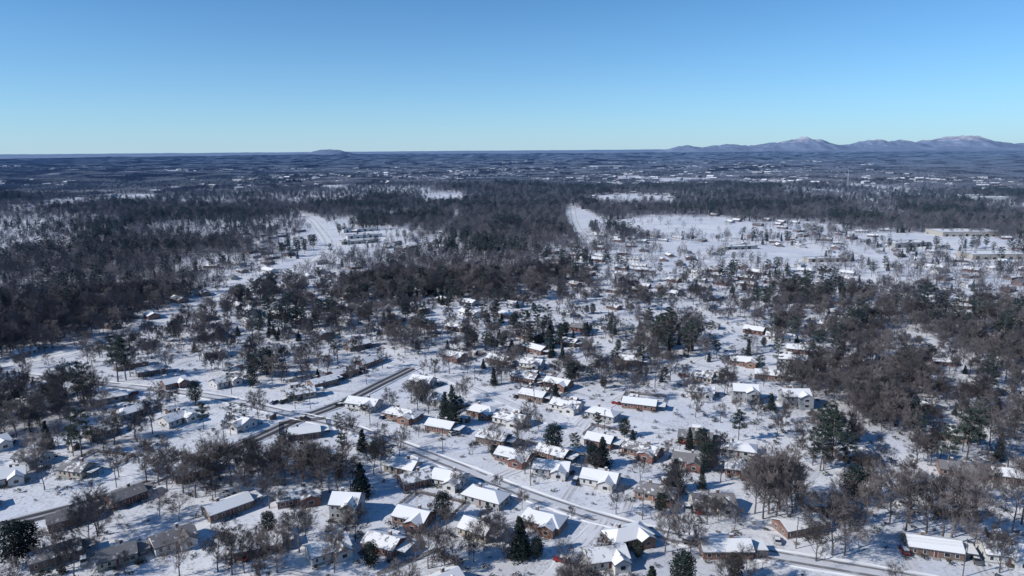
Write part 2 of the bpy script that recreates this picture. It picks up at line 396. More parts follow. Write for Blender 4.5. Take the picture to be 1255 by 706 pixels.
HS=[(258,645,312,625,1),(140,628,182,612,6),(195,684,240,668,8),(120,704,170,690,4),(340,628,395,618,0),(405,640,438,642,5),(390,697,425,685,2),(498,605,530,597,6),(530,597,560,603,8),(470,580,505,588,4),(565,617,612,630,7),(640,650,680,660,3),(605,565,645,575,0),(652,583,697,588,8),(710,595,755,603,2),(655,560,690,570,1),(715,545,748,552,6),(760,555,805,567,0),(778,612,825,622,3),(850,630,903,630,8),(755,680,800,668,3),(730,705,765,700,2),(860,690,925,690,6),(970,662,1005,655,9),(1112,680,1182,690,1),(1215,690,1258,695,8),(1153,583,1203,590,9),(1225,592,1262,597,1),(1150,632,1190,636,6),(1036,566,1066,568,3),(998,630,1028,630,1),(890,583,925,588,0),(422,500,460,505,2),(468,512,508,520,3),(352,493,388,487,4),(385,478,415,470,1),(412,466,440,457,9),(445,452,470,443,6),(603,517,640,525,8),(673,500,708,507,8),(717,510,752,518,7),(635,487,665,493,1),(665,472,695,478,0),(572,508,602,514,3),(520,528,552,534,6),(355,543,392,538,1),(222,594,258,584,9),(-5,598,22,592,2),(60,655,110,640,6),(50,700,90,688,1),(955,500,1000,500,5),(898,492,930,494,5),(835,543,868,547,9),(825,572,858,577,0),(890,558,920,562,7),(172,465,200,460,1),(250,441,280,436,2),(205,480,230,474,0),(625,465,655,470,6),(585,543,615,549,1),
 (-60,640,-25,630,1),(1285,640,1320,642,0),(480,645,520,655,0),(445,680,480,690,6),(560,660,595,672,4),(300,690,335,682,9),(15,570,45,574,8),(70,585,100,589,4)]
for a in HS:
    x1,y1=plan(a[0],a[1]); x2,y2=plan(a[2],a[3]); L=math.hypot(x2-x1,y2-y1); k=a[4]
    rot=math.atan2(y2-y1,x2-x1); cx=(x1+x2)/2-math.sin(rot)*4; cy=(y1+y2)/2+math.cos(rot)*4
    add_house(cx,cy,rot,k,min(1.05,max(.8,L*.97/KL[k])))
hand=list(HP)
ANG=math.radians(-27)
far_h=[]
def field_rot(x,y): return ANG+ (vn(x,y,200,21)-.5)*1.8 + (math.pi/2 if vn(x,y,90,22)>.60 else 0)
cells={}
def free(x,y,m):
    cx,cy=int(x//40),int(y//40)
    for i in (-1,0,1):
        for j in (-1,0,1):
            for q in cells.get((cx+i,cy+j),()):
                if (q[0]-x)**2+(q[1]-y)**2<m*m: return False
    return True
def put(x,y): cells.setdefault((int(x//40),int(y//40)),[]).append((x,y))
for q in hand: put(q[0],q[1])
c,s=math.cos(ANG),math.sin(ANG)
cand=[]
for i in range(-100,100):
    for j in range(-12,110):
        a=i*26+random.uniform(-10,10)+12*math.sin(j*1.3); b=j*33+random.uniform(-11,11)
        x=a*c-b*s; y=a*s+b*c
        if y<150 or abs(x)>y*.86+60 or math.hypot(x,y)>2300: continue
        cand.append((x,y))
ca=np.array(cand); dn=dens(ca[:,0],ca[:,1]); pk=vn(ca[:,0],ca[:,1],300,31)
for (x,y),d,p in zip(cand,dn,pk):
    r=math.hypot(x,y)
    if d>.66 or (r>800 and p<.44+.12*min(1,(r-800)/500)) : continue
    if d<.07 and r>450 and random.random()<.95: continue
    if random.random()<(.32 if r<300 else .2): continue
    if not free(x,y,19.5) or not road_clear(x,y,7): continue
    put(x,y); rot=float(field_rot(x,y))+random.uniform(-.25,.25)
    if r<430: add_house(x,y,rot,random.choice([0,1,2,3,4,6,7,8,9,8]),random.uniform(.75,.98))
    else: far_h.append((x,y,rot))

# ------------------------------------------------------------------ instancer
def instancer(name,xs,ys,rot,scl,idx,objs,zoff=0,zs=None):
    coll=bpy.data.collections.new(name+'_kinds')
    for i,me in enumerate(objs):
        o=bpy.data.objects.new('%s_kind_%02d'%(name,i),me); coll.objects.link(o)
    n=len(xs); me=bpy.data.meshes.new(name); me.vertices.add(n)
    z=height(xs,ys)+zoff
    me.vertices.foreach_set('co',np.stack([xs,ys,z],-1).astype(np.float32).ravel())
    a=me.attributes.new('rot','FLOAT_VECTOR','POINT'); a.data.foreach_set('vector',np.stack([xs*0,xs*0,rot],-1).astype(np.float32).ravel())
    zs=scl if zs is None else zs
    a=me.attributes.new('scl','FLOAT_VECTOR','POINT'); a.data.foreach_set('vector',np.stack([scl,scl,zs],-1).astype(np.float32).ravel())
    a=me.attributes.new('idx','INT','POINT'); a.data.foreach_set('value',np.asarray(idx,np.int32))
    o=obj(name,me)
    ng=bpy.data.node_groups.new(name,'GeometryNodeTree')
    ng.interface.new_socket('Geometry',in_out='INPUT',socket_type='NodeSocketGeometry'); ng.interface.new_socket('Geometry',in_out='OUTPUT',socket_type='NodeSocketGeometry')
    gi=ng.nodes.new('NodeGroupInput'); go=ng.nodes.new('NodeGroupOutput'); ip=ng.nodes.new('GeometryNodeInstanceOnPoints')
    ci=ng.nodes.new('GeometryNodeCollectionInfo'); ci.inputs['Collection'].default_value=coll; ci.inputs['Separate Children'].default_value=True; ci.inputs['Reset Children'].default_value=True
    def att(nm,dt):
        q=ng.nodes.new('GeometryNodeInputNamedAttribute'); q.data_type=dt; q.inputs['Name'].default_value=nm
        return next(x for x in q.outputs if x.enabled and x.name=='Attribute')
    er=ng.nodes.new('FunctionNodeEulerToRotation')
    L=ng.links.new
    L(gi.outputs[0],ip.inputs['Points']); L(ci.outputs[0],ip.inputs['Instance']); ip.inputs['Pick Instance'].default_value=True
    L(att('idx','INT'),ip.inputs['Instance Index']); L(att('rot','FLOAT_VECTOR'),er.inputs[0]); L(er.outputs[0],ip.inputs['Rotation'])
    L(att('scl','FLOAT_VECTOR'),ip.inputs['Scale']); L(ip.outputs[0],go.inputs[0])
    md=o.modifiers.new('instances','NODES'); md.node_group=ng
    return o

def small_house(k):
    b=MB(); L=[13,16,17,14][k]; W=8.2; hw=2.8; sl=.42; hr=hw+W/2*sl+.2
    b.box(-L/2,L/2,-W/2,W/2,-1,hw,0); b.extr([(-W/2,hw-.01),(W/2,hw-.01),(0,hr-.2)],-L/2+.01,L/2-.01,'x',0)
    gable(b,L,W,hr,sl,.2,.5,0,'x',1,-L/2-.4,L/2+.4); gable(b,L,W,hr+.13,sl,.12,.5,0,'x',2,-L/2-.3,L/2+.3,trim=.12)
    for sg in (-1,1):
        for x in (-.35,-.12,.12,.35):
            y=sg*W/2; b.box(x*L-.6,x*L+.6,min(y,y+sg*.06),max(y,y+sg*.06),.9,2.2,3)
    b.box(1,2,.5,1.3,hr-.8,hr+.8,0)
    return b.mesh('distant_house',[[M['brick'],M['brick2'],M['white_siding'],M['grey_siding']][k],M['shingle'],M['roof_snow'],M['glass']])
fh=np.array(far_h)
instancer('distant_houses',fh[:,0],fh[:,1],fh[:,2],rng.uniform(.8,1.05,len(fh)),rng.integers(0,4,len(fh)),[small_house(k) for k in range(4)])

def warehouse(u,v,L,W,h,rot):
    x,y=plan(u,v); e=bpy.data.objects.new('warehouse',None); COL.objects.link(e); e.location=(x,y,hz(x,y)); e.rotation_euler=(0,0,rot)
    b=MB(); b.box(-L/2,L/2,-W/2,W/2,-4,h); obj('walls',b.mesh('walls',[random.choice([M['concrete'],M['tan_siding'],M['white_siding'],M['white_siding']])]),parent=e)
    b=MB()
    for x0,x1,y0,y1 in ((-L/2-.1,L/2+.1,-W/2-.1,-W/2+.3),(-L/2-.1,L/2+.1,W/2-.3,W/2+.1),(-L/2-.1,-L/2+.3,-W/2+.3,W/2-.3),(L/2-.3,L/2+.1,-W/2+.3,W/2-.3)): b.box(x0,x1,y0,y1,h+.003,h+.8)
    obj('parapet',b.mesh('parapet',[M['concrete']]),parent=e)
    b=MB(); b.box(-L/2+.31,L/2-.31,-W/2+.31,W/2-.31,h+.004,h+.25); obj('roof_snow',b.mesh('roof_snow',[M['snow']]),parent=e)
    b=MB(); n=int(L//9)
    for i in range(n):
        xx=-L/2+4+i*9
        for sg in (-1,1): b.box(xx,xx+3.5,min(sg*W/2,sg*(W/2+.06)),max(sg*W/2,sg*(W/2+.06)),.1,3.6 if i%3==0 else 2.4)
    obj('doors',b.mesh('doors',[M['glass']]),parent=e)
    b=MB()
    for i in range(max(1,int(L//22))): b.box(-L/2+10+i*20,-L/2+12.5+i*20,-1,1.4,h+.26,h+1.7)
    obj('roof_units',b.mesh('roof_units',[M['metal']]),parent=e); put(x,y)
for a in [(1012,320,46,13,3.6,.1),(905,304,44,13,3.6,.25),(1180,288,80,40,6,0),(1215,315,60,28,5,0),(1110,301,50,24,5,.2),(440,283,50,12,4,.5),(446,290,50,12,4,.5),(440,297,50,12,4,.5),(480,265,60,30,6,.3),(1225,246,120,50,8,0),(1200,243,80,40,8,.1),(770,236,90,40,7,.2),(120,240,90,40,7,.2),(1085,226,110,50,8,0)]: warehouse(*a)

# ------------------------------------------------------------------ trees
def bare_tree(seed,h,fine=True,spread=.34):
    rd=random.Random(seed); mb=MB()
    def rdir(d,ang):
        a=d.orthogonal().normalized(); a.rotate(Matrix.Rotation(rd.uniform(0,6.283),3,d)); v=d.copy(); v.rotate(Matrix.Rotation(ang,3,a)); return v
    nb=[12,6,5,6] if fine else [10,4,4,0]
    def limb(p,d,l,r,lv):
        if (fine and lv==3) or (not fine and lv==2):
            q=p+d*l; a=d.orthogonal().normalized()*(.033 if fine else .08)
            mb.poly([p-a,p+a,q],1)
            for k in range(nb[3] if fine else 4):
                t=rd.uniform(.15,.95); o=p+d*l*t; dd=rdir(d,rd.uniform(.35,.9)); dd.z+=.15; a=dd.orthogonal().normalized()*(.020 if fine else .06)
                mb.poly([o-a,o+a,o+dd*l*rd.uniform(.35,.7)],1)
            return
        seg=2 if lv<2 else 1; pp=p.copy(); dd=d.copy(); pts=[(p.copy(),r)]
        for k in range(seg):
            pp=pp+dd*l/seg; r2=r*(1-.75*(k+1)/seg); mb.tube(pts[-1][0],pp,pts[-1][1],r2,4 if lv==0 else 3,0 if lv<2 else 1)
            pts.append((pp.copy(),r2)); dd=(dd+Vector((rd.uniform(-.15,.15),rd.uniform(-.15,.15),.14))).normalized()
        for k in range(nb[lv+1]+rd.randint(-1,1) if fine else nb[lv+1]):
            t=rd.uniform(.25,1); i=min(seg-1,int(t*seg)); f=t*seg-i
            o=pts[i][0].lerp(pts[i+1][0],f); nd=rdir(d,rd.uniform(.4,.85)); nd.z+=.22; nd.normalize()
            limb(o,nd,l*rd.uniform(.45,.7),r*.45,lv+1)
    base=Vector((0,0,-.4)); d=Vector((rd.uniform(-.05,.05),rd.uniform(-.05,.05),1)).normalized(); R0=h*.016
    k=4; pts=[(base,R0)]
    for i in range(k):
        p=pts[-1][0]+d*(h*.80/k); pts.append((p,R0*(1-.85*(i+1)/k))); d=(d+Vector((rd.uniform(-.13,.13),rd.uniform(-.13,.13),0))).normalized()
        mb.tube(pts[-2][0],p,pts[-2][1],pts[-1][1],6 if fine else 4,0)
    for i in range(nb[0]):
        t=.24+.76*(i+rd.random()*.6)/nb[0]; t=min(t,.99); a=min(k-1,int(t*k)); o=pts[a][0].lerp(pts[a+1][0],t*k-a)
        az=i*2.4+rd.uniform(-.4,.4); el=rd.uniform(.45,.8)+t*.3
        dd=Vector((math.cos(az)*math.cos(el),math.sin(az)*math.cos(el),math.sin(el)))
        limb(o,dd,h*spread*(1.15-t*.6)*rd.uniform(.8,1.15),R0*.42*(1.1-t*.7),0)
    return mb.mesh('bare_tree',[M['bark'],M['twig']])
def leafs(mb,c,rx,rz,n,sz,rd,m=1):
    for _ in range(n):
        while True:
            x,y,z=rd.uniform(-1,1),rd.uniform(-1,1),rd.uniform(-1,1)
            if x*x+y*y+z*z<1: break
        p=Vector((c[0]+x*rx,c[1]+y*rx,c[2]+z*rz)); a=Vector((rd.gauss(0,1),rd.gauss(0,1),rd.gauss(0,.5))).normalized()*sz*rd.uniform(.5,1.2); b=Vector((rd.gauss(0,1),rd.gauss(0,1),rd.gauss(0,.5))).normalized()*sz*rd.uniform(.4,.9)
        mb.poly([p-a*.5,p+b*.5,p+a*.5,p-b*.4],m)
def pine(seed,h,n=1.0):
    rd=random.Random(seed); mb=MB(); top=Vector((rd.uniform(-.6,.6),rd.uniform(-.6,.6),h))
    mb.tube(Vector((0,0,-.4)),top*.5,h*.016,h*.011,6); mb.tube(top*.5,top,h*.011,.05,5)
    nb=22
    for i in range(nb):
        t=.40+.60*i/nb+rd.uniform(-.02,.02); t=min(.985,t); o=top*t; az=i*2.4+rd.uniform(-.5,.5); L=h*.19*math.sin(min(1,(1-t)/.58*1.1+.22)*2.2)*rd.uniform(.65,1.15)+.4
        d=Vector((math.cos(az),math.sin(az),rd.uniform(.05,.5))); e=o+d*L; mb.tube(o,e,.07,.03,3)
        for q in (1.0,.6): 
            c=o+d*L*q; leafs(mb,c,max(.7,L*.36),max(.45,L*.22),int(70*n),.62/max(.6,n**.5),rd)
    leafs(mb,top,.9,.9,int(70*n),.6,rd)
    return mb.mesh('pine_tree',[M['bark'],M['needle']])
def cedar(seed,h,n=1.0,w=.23):
    rd=random.Random(seed); mb=MB(); mb.tube(Vector((0,0,-.4)),Vector((0,0,h*.97)),h*.018,.03,6)
    lv=16
    for i in range(lv):
        t=i/lv; z=h*(.06+.92*t); rr=h*w*(1-t)**.8*rd.uniform(.75,1.2)+.2; k=max(3,int(9*(1-t)+2)); o=rd.uniform(0,6)
        leafs(mb,(0,0,z),rr*.5,h*.05,int(30*n),.6,rd)
        for j in range(k):
            az=o+6.283*j/k+rd.uniform(-.2,.2); q=rr*rd.uniform(.75,1.2)
            c=(math.cos(az)*q*.68,math.sin(az)*q*.68,z-q*.12+rd.uniform(-.2,.2)); leafs(mb,c,max(.35,q*.38),h*.035+.2,int(34*n),.5/max(.6,n**.5),rd)
    return mb.mesh('cedar_tree',[M['bark'],M['needle2']])
def magnolia(seed,h):
    rd=random.Random(seed); mb=MB(); mb.tube(Vector((0,0,-.4)),Vector((0,0,h*.8)),h*.022,.05,6)
    for i in range(38):
        az=i*2.4; t=(i+.5)/38; z=h*(.14+.78*t); rr=h*.34*math.sin(min(1,t*1.0+.12)*2.7)**.7*rd.uniform(.6,1.1) if t<.97 else .4
        c=(math.cos(az)*rr*.7,math.sin(az)*rr*.7,z); mb.tube(Vector((0,0,z*.8)),Vector(c),.05,.02,3)
        leafs(mb,c,h*.12,h*.09,95,.45,rd)
    return mb.mesh('magnolia_tree',[M['bark'],M['needle2']])
BT=[bare_tree(100+i,h,True,sp) for i,(h,sp) in enumerate(((17,.36),(19,.33),(14,.4),(16,.3),(12,.42),(18,.36),(15,.38),(20,.3)))]
BTH=[17,19,14,16,12,18,15,20]
PT=[pine(200+i,h) for i,h in enumerate((19,22,16))]; PTH=[19,22,16]
CT=[cedar(300+i,h,1,w) for i,(h,w) in enumerate(((11,.24),(9,.3),(13,.2)))]; CTH=[11,9,13]
MT=[magnolia(400+i,h) for i,h in enumerate((9,8))]; MTH=[9,8]
BC=[bare_tree(500+i,h,False) for i,h in enumerate((16,18,14,15))]
PC=[pine(600+i,h,.35) for i,h in enumerate((18,21))]+[cedar(650,11,.35)]
def tree(kind,x,y,h=None):
    lst,hs,nm={'b':(BT,BTH,'bare_oak_tree'),'p':(PT,PTH,'pine_tree'),'c':(CT,CTH,'cedar_tree'),'m':(MT,MTH,'magnolia_tree')}[kind]
    i=random.randrange(len(lst)); h=h or hs[i]*random.uniform(.8,1.1)
    obj(nm,lst[i],(x,y,hz(x,y)),random.uniform(0,6.28),h/hs[i])
def hpx(u,v,px):
    x,y=plan(u,v); return px*math.sqrt(x*x+y*y+H*H)/F/ .93
for u,v,px,k in [(555,522,50,'c'),(546,520,40,'c'),(637,687,48,'c'),(658,689,26,'m'),(443,611,40,'c'),(678,556,36,'m'),(738,572,36,'c'),(827,602,38,'c'),(868,577,34,'m'),(1045,617,42,'m'),(1005,577,46,'p'),(240,496,26,'m'),(283,476,26,'p'),(327,462,34,'m'),(310,460,24,'m'),(145,470,46,'p'),(155,468,40,'p'),(700,466,24,'m'),(937,383,28,'p'),(930,380,26,'p'),(1050,411,28,'m'),(1133,397,40,'p'),(1128,392,36,'p'),(775,548,22,'c'),(605,470,22,'c'),(390,470,18,'c'),(677,645,12,'m'),(470,562,22,'p'),(310,476,22,'m'),(860,600,28,'c'),(1160,577,44,'p'),(1185,562,48,'p'),(20,692,44,'m'),(455,700,30,'m'),(1020,560,48,'p'),(996,570,40,'p'),(560,520,32,'p'),(300,520,22,'p'),(285,525,26,'p'),(250,528,28,'p'),(460,565,24,'m'),(480,570,22,'p'),(330,660,28,'m'),(90,560,30,'p'),(1010,545,44,'p'),(1035,575,40,'p'),(860,555,30,'m'),(845,550,26,'c'),(905,540,34,'p'),(765,535,24,'m'),(420,560,26,'p'),(500,395,22,'p'),(515,398,24,'p'),(575,398,24,'p'),(1200,545,44,'p'),(575,425,22,'m')]:
    x,y=plan(u,v); tree(k,x,y,hpx(u,v,px))
for u,v,px in [(815,680,52),(950,642,78),(935,637,72),(965,652,68),(942,630,64),(955,625,66),(925,630,60),(970,635,58),(1110,652,64),(1090,642,58),(1135,657,60),(1020,682,66),(1035,682,58),(1165,667,74),(1155,662,68),(1240,652,62),(1252,642,68),(1195,668,54),(285,708,54),(340,706,52),(320,702,48),(300,706,46),(545,697,48),(510,692,42),(525,702,50),(415,612,54),(404,606,48),(385,594,42),(370,602,46),(395,600,48),(430,604,42),(350,596,46),(595,655,26),(755,632,34),(700,640,18),(120,658,52),(110,672,48),(205,602,46),(240,612,52),(260,602,54),(225,606,48),(180,592,46),(195,596,46),(560,602,22),(480,506,28),(525,506,38),(512,501,34),(900,652,28),(1060,642,46),(1200,622,48),(1225,702,42),(610,602,18),(640,627,20),(575,690,32),(270,590,48),(285,594,46),(300,596,46),(320,600,44),(335,598,46),(880,640,26),(220,640,32),(70,700,46),(1210,560,54),(1235,575,50),(1080,600,46),(1000,690,42),(410,706,46),(375,660,32),(530,640,22),(860,565,24),(915,600,36),(690,690,26),(740,690,28),(490,560,34),(640,545,28),(785,590,28)]:
    x,y=plan(u,v); tree('b',x,y,hpx(u,v,px))
def sector(n,r0,r1,a=40):
    r=np.sqrt(rng.uniform(r0*r0,r1*r1,n)); t=np.radians(rng.uniform(-a,a,n)); return r*np.sin(t),r*np.cos(t)
def filt(x,y,m_house,m_road):
    keep=np.ones(len(x),bool)
    for i in range(len(x)):
        r=math.hypot(x[i],y[i])
        if r>1500: continue
        if not free(x[i],y[i],m_house) or not road_clear(x[i],y[i],m_road,True): keep[i]=False
    return keep
x,y=sector(2100,150,340,42); d=dens(x,y); k=(rng.random(len(x))<d*.55)&(d<.6); x,y=x[k],y[k]; k=filt(x,y,7.5,2); x,y=x[k],y[k]
for a,b in zip(x,y):
    q=random.random(); kd='b' if q<.81 else 'p' if q<.88 else 'c' if q<.94 else 'm'
    tree(kd,float(a),float(b),random.uniform(5,15) if kd=='b' else random.uniform(5,13))
def woods(name,r0,r1,per,kinds,pe,near_only=False):
    area=(r1*r1-r0*r0)*math.radians(84)/2; n=int(area/per)
    x,y=sector(n,r0,r1,42); d=dens(x,y)
    k=rng.random(n)<d
    if near_only: k&=(d>=.6)|(np.hypot(x,y)>340)
    x,y,d=x[k],y[k],d[k]; k=filt(x,y,6,1.5); x,y,d=x[k],y[k],d[k]; n=len(x)
    ev=(rng.random(n)<pe*(.35+2.4*(vn(x,y,80,41)>.60)))
    nb,ne=kinds; idx=np.where(ev,nb+rng.integers(0,ne,n),rng.integers(0,nb,n))
    s=rng.uniform(.5,1.08,n)*np.where(d>.6,1.0,.86)
    return x,y,rng.uniform(0,6.28,n),s,idx
instancer('woodland',*woods('w',160,650,34,(8,6),.19,True),BT+PT+CT[:2]+MT[:1])
instancer('distant_woodland',*woods('w2',650,2300,37,(4,3),.16),BC+PC)
def tile(seed,n,evr,S=90):
    rd=random.Random(seed); mb=MB()
    for _ in range(n):
        x,y=rd.uniform(-S/2,S/2),rd.uniform(-S/2,S/2); h=rd.uniform(10,17); o=Vector((x,y,0))
        if rd.random()<evr:
            leafs(mb,(x,y,h*.62),3.0,h*.3,16,2.4,rd,2); mb.tube(o,o+Vector((0,0,h*.6)),.3,.2,3,0)
        else:
            mb.tube(o,o+Vector((0,0,h*.7)),.3,.12,3,0)
            for j in range(15):
                az=rd.uniform(0,6.28); z=rd.uniform(.3,.75)*h; d=Vector((math.cos(az),math.sin(az),rd.uniform(.5,1.6))); l=rd.uniform(2.5,4.5); p=Vector((x,y,z)); a=d.orthogonal().normalized()*.4
                mb.poly([p-a,p+a*.3,p+d*l,p+d*l*.6-a],1)
    return mb.mesh('forest_tile',[M['bark'],M['twig'],M['needle']])
TL=[tile(700+i,150,.12) for i in range(4)]+[tile(710+i,130,.6) for i in range(2)]+[tile(720,55,.2)]
g=80.0; XX,YY=np.meshgrid(np.arange(-17000,17001,g),np.arange(1800,20000,g)); X=XX.ravel()+rng.uniform(-15,15,XX.size); Y=YY.ravel()+rng.uniform(-15,15,XX.size)
r=np.hypot(X,Y); k=(r>2280)&(r<17000)&(np.abs(X)<Y*.85); X,Y=X[k],Y[k]; d=dens(X,Y)
k=(d>.3); X,Y,d=X[k],Y[k],d[k]
idx=np.where(d<.6,6,np.where(vn(X,Y,500,51)>.68,4+rng.integers(0,2,len(X)),rng.integers(0,4,len(X))))
rt=rng.integers(0,4,len(X))*math.pi/2+rng.uniform(-.2,.2,len(X))
instancer('distant_forest',X,Y,rt,rng.uniform(.95,1.15,len(X)),idx,TL)
x,y=sector(4800,2300,6500,40); d=dens(x,y); k=(vn(x,y,700,61)>.54)&(d>.1); x,y=x[k],y[k]
instancer('distant_rooftops',x,y,rng.uniform(0,3,len(x)),rng.uniform(1.1,1.9,len(x)),rng.integers(0,4,len(x)),[small_house(k) for k in range(4)],zoff=5)

def shrub(seed):
    rd=random.Random(seed); mb=MB()
    for i in range(5): leafs(mb,(rd.uniform(-.6,.6),rd.uniform(-.6,.6),rd.uniform(.3,.8)),.55,.45,16,.4,rd,0)
    return mb.mesh('shrub',[M['shrub']])
x,y=sector(18000,150,700,42); d=dens(x,y); k=(rng.random(len(x))<.25+.6*d); x,y=x[k],y[k]; k=filt(x,y,0.1,1.0); x,y=x[k],y[k]
hx=[];hy=[]
for a,b,rt_ in HP:
    for j in range(8):
        t=random.uniform(-7,7); sd=random.choice((-1,1))*random.uniform(5,5.8); hx.append(a+math.cos(rt_)*t-math.sin(rt_)*sd); hy.append(b+math.sin(rt_)*t+math.cos(rt_)*sd)
x=np.append(x,hx); y=np.append(y,hy)
instancer('shrubs',x,y,rng.uniform(0,6,len(x)),rng.uniform(.4,1.6,len(x)),rng.integers(0,3,len(x)),[shrub(i) for i in range(3)])

# ------------------------------------------------------------------ sheds, fences
def shed():
    b=MB(); b.box(-1.8,1.8,-1.4,1.4,-.3,2.1,0); b.extr([(-1.397,2.09),(1.397,2.09),(0,2.75)],-1.797,1.797,'x',0)
    gable(b,3.6,2.8,2.95,.5,.1,.2,0,'x',1,-2,2); gable(b,3.6,2.8,3.06,.5,.1,.2,0,'x',2,-1.95,1.95,trim=.04)
    b.box(-.7,.7,-1.44,-1.4,0,1.9,3); return b.mesh('garden_shed',[M['wood'],M['shingle'],M['snow'],M['trim']])
SM=shed()
for i,(x,y,rt_) in enumerate(HP):
    if random.random()<.3:
        px=x+math.cos(rt_)*random.uniform(-7,7)-math.sin(rt_)*13; py=y+math.sin(rt_)*5+math.cos(rt_)*13
        if free(px,py,9) and road_clear(px,py,3): obj('garden_shed',SM,(px,py,hz(px,py)),rt_)
    if random.random()<.22 and math.hypot(x,y)<400:
        b=MB(); pts=[(-10,5),(-10,17),(10,17),(10,5)]
        for (ax,ay),(bx,by) in zip(pts[:-1],pts[1:]):
            n=max(2,int(math.hypot(bx-ax,by-ay)/2.4))
            for k in range(n):
                q0=(ax+(bx-ax)*k/n,ay+(by-ay)*k/n); q1=(ax+(bx-ax)*(k+1)/n,ay+(by-ay)*(k+1)/n); w0=[]
                for qx,qy in (q0,q1): w0.append((qx,qy,hz(x+math.cos(rt_)*qx-math.sin(rt_)*qy,y+math.sin(rt_)*qx+math.cos(rt_)*qy)-hz(x,y)))
                b.box(q0[0]-.06,q0[0]+.06,q0[1]-.06,q0[1]+.06,w0[0][2]-.3,w0[0][2]+1.6)
                for zz in (.15,.5,.85,1.2): b.poly([(w0[0][0],w0[0][1],w0[0][2]+zz),(w0[1][0],w0[1][1],w0[1][2]+zz),(w0[1][0],w0[1][1],w0[1][2]+zz+.26),(w0[0][0],w0[0][1],w0[0][2]+zz+.26)])
        obj('wooden_fence',b.mesh('wooden_fence',[M['wood']]),(x,y,hz(x,y)),rt_)

# ------------------------------------------------------------------ driveways, cars, poles
def car_mesh(pt,kind):
    b=MB(); W=.9
    prof=[(-2.25,.35),(2.25,.35),(2.3,.7),(2.15,.88),(1.15,1.0),(-2.0,1.02),(-2.28,.8)] if kind==0 else [(-2.4,.4),(2.4,.4),(2.45,.85),(2.3,1.0),(1.3,1.12),(-2.35,1.14),(-2.45,.9)]
    b.extr([(x,z) for x,z in prof],-W,W,'y',0)
    if kind==0: cab=[(-1.85,1.0),(1.05,.99),(.35,1.42),(-1.2,1.44)]; rf=(-1.2,.35,1.44)
    else: cab=[(-2.3,1.12),(1.2,1.1),(.55,1.74),(-2.1,1.76)]; rf=(-2.1,.55,1.76)
    b.extr(cab,-W+.1,W-.1,'y',1)
    b.box(rf[0]-.02,rf[1]+.02,-W+.13,W-.13,rf[2]-.03,rf[2]+.04,0); b.box(rf[0]+.05,rf[1]-.05,-W+.18,W-.18,rf[2]+.043,rf[2]+.13,3)
    for x in (rf[0],(rf[0]+rf[1])/2): 
        for s in (-1,1): b.box(x-.05,x+.05,s*(W-.1)-.03,s*(W-.1)+.03,1.0,rf[2],0)
    for x in (-1.4,1.4):
        for s in (-1,1):
            n=12; ring=[(x+.34*math.cos(6.283*i/n),.34+.34*math.sin(6.283*i/n)) for i in range(n)]
            b.extr(ring,s*W-.12,s*W+.03,'y',2)
    return b.mesh('car',[pt,M['glass'],M['tyre'],M['snow']])
CM=[car_mesh(p,k) for p in PAINTS for k in (0,1)]
for (x,y,rt_) in HP:
    co,i,dd=rk.find((x,y,0))
    if dd>50 or dd<9: continue
    side=random.choice((-1,1)); sx=x+math.cos(rt_)*side*8.5; sy=y+math.sin(rt_)*side*8.5
    a=Vector((sx,sy)); bq=Vector((co.x,co.y))+(a-Vector((x,y)))*.6; dv=(bq-a)
    if dv.length<6: continue
    n=max(3,int(dv.length/4)); cl=[a+dv*(k/n) for k in range(n+1)]; dn_=dv.normalized()
    ribbon('driveway',cl,3.0,RM_drive,.10,0)
    if random.random()<.75 and math.hypot(x,y)<420:
        p=a+dn_*random.uniform(2,6); an=math.atan2(dn_.y,dn_.x)+random.choice((0,math.pi))
        obj('parked_car',random.choice(CM),(p.x,p.y,hz(p.x,p.y)+.08),an)
    if random.random()<.25:
        p=a+dn_*3+Vector((-dn_.y,dn_.x))*3.2; obj('parked_car',random.choice(CM),(p.x,p.y,hz(p.x,p.y)+.05),math.atan2(dn_.y,dn_.x))
for k,idx_,off in (('R1',.35,2),('R2',.42,2),('R2',.8,2)):
    c_=RC[k]; i=int(len(c_)*idx_); p=c_[i]; t=(c_[i+1]-p).normalized(); q=p+Vector((t.y,-t.x))*off
    obj('car',CM[(3,0,11)[int(idx_*10)%3]],(q.x,q.y,hz(q.x,q.y)+.1),math.atan2(t.y,t.x))
def pole():
    b=MB(); b.tube(Vector((0,0,-.5)),Vector((0,0,10.5)),.16,.11,8); b.box(-1.2,1.2,-.06,.06,9.7,9.85); 
    for x in (-1.1,-.5,.5,1.1): b.tube(Vector((x,0,9.85)),Vector((x,0,10.05)),.05,.04,6,1)
    b.tube(Vector((.35,0,8.3)),Vector((.35,0,9.2)),.22,.22,8,1); return b.mesh('utility_pole',[M['wood'],M['metal']])
PM=pole(); wires=MB()
for k,w in (('R1',7.5),('R2',8),('R7',7),('R9',8)):
    c_=RC[k]; acc=0; last=None
    for i in range(1,len(c_)-1):
        acc+=(c_[i]-c_[i-1]).length
        if acc>42 and 140<c_[i].length<800:
            acc=0; t=(c_[i+1]-c_[i-1]).normalized(); n=Vector((t.y,-t.x)); q=c_[i]-n*(w/2+2.2); an=math.atan2(n.y,n.x); z=hz(q.x,q.y)
            obj('utility_pole',PM,(q.x,q.y,z),an)
            tips=[Vector((q.x,q.y,z+10.05))+Vector((n.x,n.y,0))*o for o in (-1.1,-.5,.5,1.1)]
            if last:
                for a,b in zip(last,tips):
                    pr=a
                    for j in range(1,7):
                        f=j/6; p=a.lerp(b,f)-Vector((0,0,1.0*4*f*(1-f))); wires.tube(pr,p,.015,.015,3); pr=p
            last=tips
obj('power_lines',wires.mesh('power_lines',[M['tyre']]))

